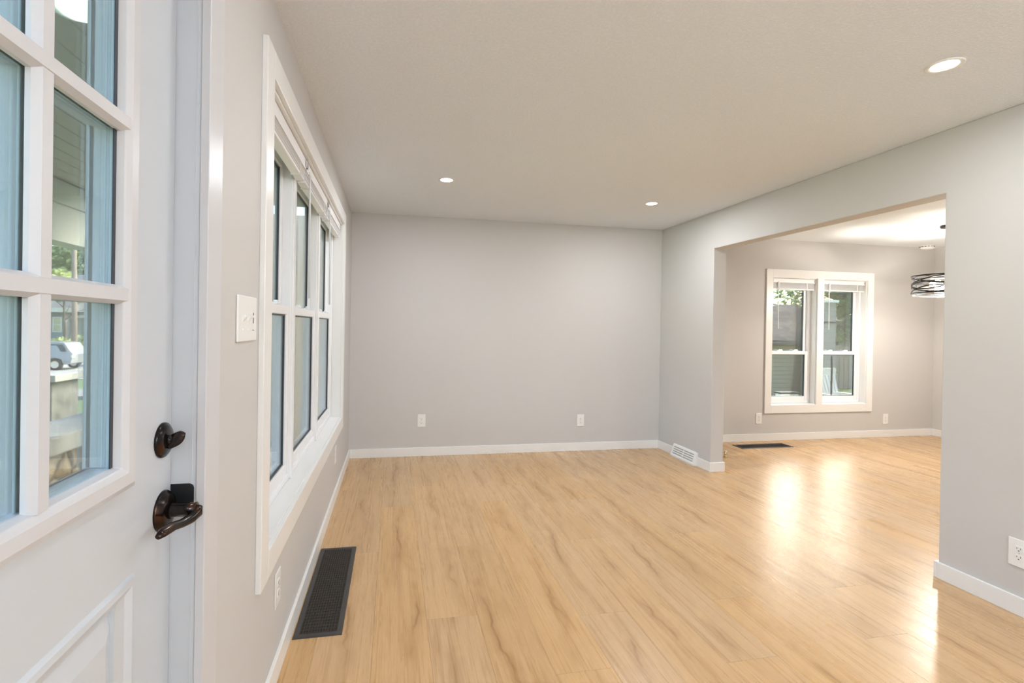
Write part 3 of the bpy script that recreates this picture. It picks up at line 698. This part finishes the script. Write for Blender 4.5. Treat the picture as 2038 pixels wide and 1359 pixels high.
# ================================================================== outdoors
def foliage(name, parent, blobs, n, size, m, rnd=random):
    """leaf blades scattered in ellipsoidal clumps; blobs = (centre, radii)"""
    vs, fs = [], []
    tot = sum(r[0]*r[1]*r[2] for c, r in blobs)
    for c, r in blobs:
        k = max(40, int(n*r[0]*r[1]*r[2]/tot))
        for _ in range(k):
            d = Vector((rnd.gauss(0,1), rnd.gauss(0,1), rnd.gauss(0,1))).normalized()*(rnd.random()**.42)
            p = Vector((c[0]+d.x*r[0], c[1]+d.y*r[1], c[2]+d.z*r[2]))
            a = Vector((rnd.gauss(0,1), rnd.gauss(0,1), rnd.gauss(0,1))).normalized(); b_ = a.orthogonal().normalized()
            s = size*rnd.uniform(.6, 1.4); i = len(vs)
            vs += [p-a*s, p+b_*s*.45, p+a*s, p-b_*s*.45]; fs.append((i, i+1, i+2, i+3))
    me = bpy.data.meshes.new(name); me.from_pydata([tuple(v) for v in vs], [], fs); me.materials.append(M[m])
    o = bpy.data.objects.new(name, me); COL.objects.link(o)
    if parent: o.parent = parent; o.matrix_parent_inverse = parent.matrix_world.inverted()
    return o
def tree(label, x, y, zg, h, blobs, m='leaf', n=5000, size=.16, tr=.22):
    o = thing('leafy_tree', label, 'tree', (x, y, zg))
    b = NB(); tube(b, [(x, y, zg), (x+.05, y, zg+h*.3), (x-.08, y+.05, zg+h*.6), (x, y, zg+h*.85)], [tr, tr*.8, tr*.55, tr*.25], 12)
    for k in range(5):
        a = 2*PI*k/5+.4; z = zg+h*(.45+.07*k)
        tube(b, [(x, y, z), (x+math.cos(a)*h*.12, y+math.sin(a)*h*.12, z+h*.10), (x+math.cos(a)*h*.24, y+math.sin(a)*h*.24, z+h*.17)], [tr*.35, tr*.22, tr*.08], 8)
    obj('trunk', b, 'bark', o, smooth=True)
    foliage('crown', o, blobs, n, size, m)
    return o
def sst(name, b, m): o = obj(name, b, m); o['kind'] = 'structure'; return o

# ground: raised lawn in front, sloping to the street, flat yard behind
b = NB()
gp = [(-60, -1.72), (-14.0, -1.70), (-10.5, -1.55), (-6.0, -.75), (-3.2, -.62), (-EXT-.02, -.60)]
loft(b, [[(x_, -40, z_) for x_, z_ in gp] + [(-EXT-.02, -40, -2.4), (-60, -40, -2.4)], [(x_, 120, z_) for x_, z_ in gp] + [(-EXT-.02, 120, -2.4), (-60, 120, -2.4)]])
sst('front_lawn', b, 'grass')
b = NB(); bx(b, -60, -13.0, 27.5, 38.5, -1.90, -1.66); sst('street', b, 'asphalt')
b = NB(); bx(b, -12, -2.7, .2, 1.2, -1.2, -.50); bx(b, -40, -2.0, 19.5, 21.6, -2.0, -1.40)
sst('sidewalk', b, 'concrete')
b = NB(); bx(b, -EXT+.001, 60, D2+EXT+.001, 90, -1.2, -.52); bx(b, WR+.13, 60, -40, D2+EXT, -1.2, -.52); sst('back_lawn', b, 'grass')

# porch
b = NB(); bx(b, -2.55, -EXT-.002, -2.5, 6.1, -.60, -.10); sst('porch_floor', b, 'concrete')
b = NB(); bx(b, -2.7, -EXT-.002, 0.55, 5.3, 2.52, 2.60)
for k in range(17): bx(b, -2.7+.15*k, -2.7+.15*k+.012, 0.55, 5.3, 2.512, 2.522)
sst('porch_ceiling', b, 'porch_ceil')
b = NB(); bx(b, -2.62, -2.40, 0.55, 5.3, 1.98, 2.50); bx(b, -2.64, -2.38, 0.55, 5.3, 2.30, 2.33); sst('porch_beam', b, 'porch_beam')
b = NB(); bx(b, -2.30, -EXT-.002, 6.1, 6.25, -.6, 2.60)
for k in range(14): bx(b, -2.28+.155*k, -2.28+.155*k+.02, 6.09, 6.10, -.1, 2.50)
sst('wall_porch_end', b, 'cream')
pc = thing('porch_column', 'square stone porch column outside the front door', 'column', (-2.45, 3.85, -.1))
b = NB(); bx(b, -2.68, -2.28, 3.62, 4.10, -.10, 1.96); obj('column_shaft', b, 'stone_block', pc, .01)
b = NB(); bx(b, -2.74, -2.22, 3.56, 4.16, 1.90, 1.98); obj('column_capital', b, 'concrete', pc, .01)
sw_ = thing('stone_wall', 'low fieldstone porch wall with concrete cap outside the front door', 'stone wall', (-2.45, 5.1, -.1))
b = NB(); bx(b, -2.62, -2.30, 4.11, 6.08, -.60, .215); obj('stone_face', b, 'stone', sw_, .02)
b = NB(); bx(b, -2.70, -2.22, 4.11, 6.09, .215, .365); obj('concrete_cap', b, 'concrete', sw_, .012)
s2 = thing('stone_pier', 'grey cut stone pier beyond the low porch wall', 'stone pier', (-4.9, 8.1, -.7))
b = NB(); bx(b, -5.3, -4.35, 7.9, 8.5, -.75, .42); obj('pier_shaft', b, 'stone_block', s2, .02)
b = NB(); bx(b, -5.4, -4.25, 7.8, 8.6, .42, .52); obj('pier_cap', b, 'concrete', s2, .01)
for k, (x_, y_, z_, r_) in enumerate([(-4.75, 7.55, -.42, .26), (-4.25, 7.45, -.48, .20)]):
    b = NB(); bmesh.ops.create_icosphere(b, subdivisions=3, radius=r_)
    for v in b.verts:
        v.co = Vector((v.co.x*1.15, v.co.y, v.co.z*.85)) * (1+.06*math.sin(v.co.x*17+k)*math.cos(v.co.y*13)) + Vector((x_, y_, z_))
    tag(obj('boulder', b, 'stone_block', smooth=True), ('larger round grey boulder at the foot of the stone pier', 'smaller round grey boulder right of the larger one')[k], 'boulder', 'boulders by the pier')
pg = thing('porch_globe_light', 'pale green glass globe hanging under the porch ceiling', 'porch light', (-.60, 1.775, 2.512))
b = NB(); lathe(b, [(.055, 0), (.055, -.018), (.030, -.030)], (-.60, 1.775, 2.512), 'z', 24); obj('globe_canopy', b, 'chrome', pg, smooth=True)
b = NB(); lathe(b, [(.028, -.022), (.060, -.045), (.085, -.095), (.090, -.140), (.078, -.190), (.045, -.222), (.002, -.232)], (-.60, 1.775, 2.512), 'z', 32); obj('glass_globe', b, 'globe', pg, smooth=True)

# house across the street
def house_window(parent, x0, x1, y, z0, z1, mg='house_glass', t=.07):
    f = NB(); frame = [(x0-t, x0, z0-t, z1+t), (x1, x1+t, z0-t, z1+t), (x0, x1, z0-t, z0), (x0, x1, z1, z1+t), (x0, x1, (z0+z1)/2-.03, (z0+z1)/2+.03)]
    for a0, a1, c0, c1 in frame: bx(f, a0, a1, y-.05, y+.02, c0, c1)
    fo = obj('window', f, 'house_trim', parent)
    g_ = NB(); bx(g_, x0, x1, y-.012, y+.01, z0, z1); obj('pane', g_, mg, fo)
hs = thing('house', 'grey and cream house with shingled roof across the street', 'house', (-26, 46, -1.6))
b = NB(); bx(b, -34, -25.9, 45.2, 54, -1.7, 2.05); obj('grey_wing_wall', b, 'siding_grey', hs)
b = NB(); bx(b, -25.88, -17, 46.4, 54, -1.7, 1.55); obj('cream_wing_wall', b, 'siding_cream', hs)
b = NB(); loft(b, [[(-34.5, 44.6, 2.10), (-34.5, 44.6, 2.25), (-34.5, 50, 5.4), (-34.5, 55, 2.1)], [(-25.1, 44.6, 1.95), (-25.1, 44.6, 2.10), (-25.6, 50, 5.4), (-25.1, 55, 2.1)]]); obj('grey_wing_roof', b, 'roof', hs)
b = NB(); loft(b, [[(-26.5, 45.8, 1.50), (-26.5, 45.8, 1.62), (-26.5, 50.2, 4.9), (-26.5, 55, 1.6)], [(-16.4, 45.8, 1.50), (-16.4, 45.8, 1.62), (-16.4, 50.2, 4.9), (-16.4, 55, 1.6)]]); obj('cream_wing_roof', b, 'roof', hs)
b = NB(); bx(b, -34.5, -25.0, 44.52, 44.62, 1.90, 2.25); bx(b, -26.5, -16.4, 45.74, 45.82, 1.46, 1.66); obj('fascia', b, 'house_trim', hs)
b = NB(); loft(b, [[(-34.5, 44.55, 2.16), (-25.1, 44.55, 1.96), (-25.1, 45.3, 1.96), (-34.5, 45.3, 2.16)], [(-34.5, 44.55, 2.20), (-25.1, 44.55, 2.00), (-25.1, 45.3, 2.00), (-34.5, 45.3, 2.20)]]); obj('soffit', b, 'house_trim', hs)
house_window(hs, -27.6, -27.0, 45.2, .35, 1.45, 'house_glass'); house_window(hs, -26.75, -26.25, 45.2, .35, 1.45, 'lit_glass'); house_window(hs, -25.0, -24.2, 46.4, .45, 1.2, 'house_glass')
hd = thing('hedge', 'yellow green hedge in front of the house across the street', 'hedge', (-24, 41, -1.7))
b = NB(); tube(b, [(-30, 41, -1.4), (-16, 41, -1.4)], .12, 8); obj('hedge_stem', b, 'bark', hd)
foliage('hedge_leaves', hd, [((-30+1.25*k, 41+random.uniform(-.2, .2), -.75+random.uniform(-.1, .12)), (.95, .6, .85)) for k in range(12)], 9000, .11, 'leaf_light')
up = NB(); tube(up, [(-20.7, 37.2, -1.75), (-20.75, 37.2, 3), (-20.85, 37.2, 9.5)], [.17, .15, .12], 12)
tag(obj('utility_pole', up, 'pole', smooth=True), 'brown wooden utility pole in front of the house across the street', 'utility pole')
wl_ = NB()
for z_ in (8.2, 8.8): tube(wl_, [(-60, 37.2, z_), (-21.0, 37.2, z_-.15)], .018, 5)
tag(obj('overhead_wire', wl_, 'slot'), 'dark overhead wires strung from the utility pole', 'wire')
tree('large leafy tree rising behind the house across the street', -34, 60, -1.7, 13, [((-36, 60, 6), (5, 4, 4)), ((-31, 60, 7.2), (4.5, 4, 4)), ((-27.5, 61, 5.8), (3.6, 3, 3.2))], 'leaf', 9000, .28, .4)
tree('smaller yellow green tree left of the large one across the street', -25, 43.5, -1.7, 6.6, [((-25.4, 43.5, 4.0), (1.3, 1.1, 1.3)), ((-24.0, 43.6, 3.5), (1.1, 1, .9))], 'leaf_light', 3500, .13, .12)

def car(name, label, x, y, z, L_, body, prof, glassp, wheels, face=1, paint='car_silver', hw=.92):
    """side profile along x; face=+1 nose towards +x"""
    o = thing(name, label, 'car', (x, y, z), 'cars parked across the street')
    def P(px_, pz_, yy): return (x+face*px_, y+yy, z+pz_)
    b = NB()
    loft(b, [[P(px_, pz_, s*hw*(1 if pz_ < .95 else .80)) for px_, pz_ in prof] for s in (-1, 1)]); obj('car_body', b, paint, o, .05, seg=3)
    for poly in glassp:
        b = NB(); loft(b, [[P(px_, pz_, s*hw*(.90 if pz_ < 1.2 else .835)) for px_, pz_ in poly] for s in (-1, 1)]); obj('side_window', b, 'car_glass', o)
    for wx_ in wheels:
        for s in (-1, 1):
            cx_, cy_, cz_ = P(wx_, .34, s*(hw-.08))
            b = NB(); lathe(b, [(.20, -.11), (.33, -.11), (.345, -.08), (.345, .08), (.33, .11), (.20, .11)], (cx_, cy_, cz_), 'y', 28); wo_ = obj('wheel', b, 'tyre', o, smooth=False)
            b = NB(); lathe(b, [(.21, -.115), (.20, -.10), (.05, -.105), (.05, .105), (.20, .10), (.21, .115)], (cx_, cy_, cz_), 'y', 24); obj('hub_cap', b, 'chrome', wo_)
    for s in (-1, 1):
        b = NB(); q = P(prof[0][0]-.02, .82, s*hw*.82); bx(b, q[0]-.03, q[0]+.03, q[1]-.12, q[1]+.12, q[2]-.07, q[2]+.07); obj('tail_light', b, 'house_trim', o)
    return o
suv = [(-2.25, .40), (-2.28, .95), (-2.12, 1.12), (-1.82, 1.60), (-1.4, 1.66), (.35, 1.62), (1.15, 1.10), (2.1, .92), (2.3, .60), (2.25, .35), (1.85, .32), (1.75, .62), (1.45, .72), (1.15, .62), (1.03, .32), (-1.05, .32), (-1.15, .62), (-1.45, .72), (-1.75, .62), (-1.87, .32)]
suvg = [[(-1.95, 1.10), (-1.72, 1.50), (-1.05, 1.53), (-1.05, 1.08)], [(-.98, 1.08), (-.98, 1.53), (-.15, 1.53), (-.15, 1.06)], [(-.08, 1.06), (-.08, 1.53), (.30, 1.50), (.92, 1.08)]]
sed = [(-2.3, .40), (-2.32, .85), (-2.1, .98), (-1.55, 1.03), (-1.0, 1.38), (-.3, 1.44), (.45, 1.38), (1.15, 1.0), (2.1, .86), (2.32, .62), (2.28, .34), (1.85, .30), (1.75, .60), (1.45, .70), (1.15, .60), (1.03, .30), (-1.05, .30), (-1.15, .60), (-1.45, .70), (-1.75, .60), (-1.87, .30)]
sedg = [[(-1.30, 1.05), (-.95, 1.30), (-.35, 1.36), (-.35, 1.03)], [(-.28, 1.03), (-.28, 1.36), (.38, 1.32), (.95, 1.02)]]
car('parked_car', 'silver blue parked car with roof rails seen through the door glass', -20.35, 33.2, -1.66, 4.5, None, suv, suvg, (-1.45, 1.45), -1, 'car_silver')
car('parked_car', 'white parked car behind the silver blue one, seen through the door glass', -16.9, 36.2, -1.66, 4.6, None, sed, sedg, (-1.45, 1.45), -1, 'car_white')

# behind the dining room
nh = thing('house', 'neighbouring house with tan lap siding and dark roof behind the dining window', 'house', (8, 10.6, -.52))
b = NB(); bx(b, 3.0, 10.95, 10.5, 12.4, -.55, 1.06); obj('siding_wall', b, 'siding_tan', nh)
b = NB(); loft(b, [[(2.7, 10.2, .98), (2.7, 10.2, 1.08), (2.7, 11.45, 2.04), (2.7, 12.7, 1.0)], [(11.35, 10.2, .98), (11.35, 10.2, 1.08), (11.35, 11.45, 2.04), (11.35, 12.7, 1.0)]]); obj('shingle_roof', b, 'roof_dark', nh)
b = NB(); bx(b, 10.60, 10.96, 9.9, 10.5, -.55, 2.02); bo = obj('entry_bump_out', b, 'siding_pale', nh); bo['label'] = 'pale grey sided bump-out'
b = NB(); bx(b, 10.56, 11.0, 9.86, 10.52, 2.02, 2.08); obj('bump_out_cap', b, 'house_trim', nh)
b = NB(); bx(b, 10.59, 10.97, 9.88, 9.9, 1.52, 1.55); obj('siding_joint', b, 'slot', nh)
ub = thing('utility_box', 'pale utility box with dark lid beside the neighbouring house', 'utility box', (7.95, 8.2, -.52))
b = NB(); loft(b, [[(7.76, 8.0, -.52), (8.05, 8.0, -.52), (8.05, 8.12, -.52), (7.76, 8.12, -.52)], [(7.70, 7.98, .11), (8.11, 7.98, .11), (8.11, 8.13, .11), (7.70, 8.13, .11)]]); obj('box_body', b, 'ac', ub, .02)
b = NB(); bx(b, 7.68, 8.13, 7.96, 8.14, .11, .14); obj('box_lid', b, 'dark_plastic', ub, .01)
b = NB(); loft(b, [[(7.10, 8.3, -.52), (7.60, 8.3, -.52), (7.60, 8.8, -.52), (7.10, 8.8, -.52)], [(7.05, 8.25, .22), (7.62, 8.25, .14), (7.62, 8.85, .14), (7.05, 8.85, .22)]])
tag(obj('storage_bin', b, 'dark_plastic', bevel=.02), 'dark slope-topped storage bin left of the pale utility box', 'bin')
gc = thing('garden_chair', 'white slatted garden chair outside the right dining window pane', 'chair', (9.0, 8.1, -.52))
for k in range(6):
    t = (k-2.5); b = NB(); xb_, xt = 9.0+t*.065, 9.0+t*.088
    loft(b, [[(xb_-.026, 8.25, -.18), (xb_+.026, 8.25, -.18), (xb_+.026, 8.27, -.18), (xb_-.026, 8.27, -.18)], [(xt-.036, 8.48, .50), (xt+.036, 8.48, .50), (xt+.036, 8.50, .50), (xt-.036, 8.50, .50)]]); obj('back_slat', b, 'fence_white', gc, .004)
b = NB(); bx(b, 8.72, 9.28, 8.455, 8.475, .40, .56); obj('top_rail', b, 'fence_white', gc, .01)
b = NB(); bx(b, 8.78, 9.22, 8.30, 8.32, .02, .09); obj('lower_rail', b, 'fence_white', gc, .006)
b = NB()
for k in range(6): bx(b, 8.76, 9.24, 7.78+.08*k, 7.78+.08*k+.065, -.16+(5-k)*.012-.03, -.14+(5-k)*.012-.03)
obj('seat', b, 'fence_white', gc, .004)
for s in (-1, 1):
    b = NB(); bx(b, 9.0+s*.30-.05, 9.0+s*.30+.05, 7.72, 8.36, .05, .075); obj('armrest', b, 'fence_white', gc, .006)
    for yy_ in (7.78, 8.28):
        b = NB(); bx(b, 9.0+s*.27-.02, 9.0+s*.27+.02, yy_-.04, yy_+.04, -.52, .05); obj('leg', b, 'fence_white', gc, .004)
gc.location.x += .17
pp = NB(); tube(pp, [(8.43, 7.6, -.52), (8.44, 7.6, .62), (8.43, 7.6, .86)], .016, 10); tag(obj('metal_pole', pp, 'dark_plastic', smooth=True), 'thin dark grey metal pole standing by the garden chair', 'pole')
fn = thing('wooden_fence', 'weathered board fence behind the garden chair', 'fence', (13, 13, -.52))
b = NB()
for k in range(22): bx(b, 11.2+.17*k, 11.2+.17*k+.15, 13.0, 13.02, -.5, .85+random.uniform(-.02, .02))
obj('fence_board', b, 'fence_wood', fn)
for k in range(3):
    b = NB(); bx(b, 11.2+1.8*k, 11.3+1.8*k, 13.02, 13.12, -.52, 1.0); obj('fence_post', b, 'fence_wood', fn)
gr = thing('garage', 'distant low grey roofed garage behind the fence', 'garage', (19.5, 17, -.52))
b = NB(); bx(b, 17.5, 21.5, 17, 20, -.55, 1.2); obj('garage_wall', b, 'siding_pale', gr)
b = NB(); loft(b, [[(17.2, 16.7, 1.15), (21.8, 16.7, 1.15), (19.5, 16.7, 2.0)], [(17.2, 20.3, 1.15), (21.8, 20.3, 1.15), (19.5, 20.3, 2.0)]]); obj('garage_roof', b, 'roof', gr)
tree('tall green tree over the neighbouring house roof, left of the dining window view', 12.6, 17, -.52, 7, [((11.8, 17, 4.4), (2.6, 2, 2.0)), ((14.0, 17.4, 3.6), (1.6, 1.5, 1.4)), ((17.1, 18.4, 3.3), (1.3, 1.0, 1.0)), ((18.6, 18.6, 2.8), (.9, .8, .9))], 'leaf', 8000, .13, .18)
tree('sunlit yellow green tree at the middle of the dining window view', 23.5, 22.5, -.52, 8.5, [((23.0, 22.5, 5.0), (2.2, 1.8, 1.9)), ((25.2, 22.6, 3.4), (1.8, 1.2, 1.8))], 'leaf_light', 4500, .12, .15)
tree('dense green tree behind the fence, right of the dining window view', 16.0, 14.2, -.52, 5.5, [((15.7, 14, 3.3), (1.1, .8, 1.4)), ((16.6, 14.3, 1.7), (1.0, .8, 1.3)), ((17.2, 14.3, 3.4), (.8, .6, .9))], 'leaf', 7000, .10, .12)
bs = thing('bush', 'low green bush at the foot of the board fence', 'bush', (12.3, 12.4, -.52))
b = NB(); tube(b, [(12.3, 12.4, -.52), (12.3, 12.4, -.1)], .03, 6); obj('stem', b, 'bark', bs)
foliage('leaves', bs, [((12.0, 12.4, -.1), (.6, .4, .5)), ((12.9, 12.4, .1), (.7, .4, .6))], 1800, .06, 'leaf')
bpy.context.view_layer.update()
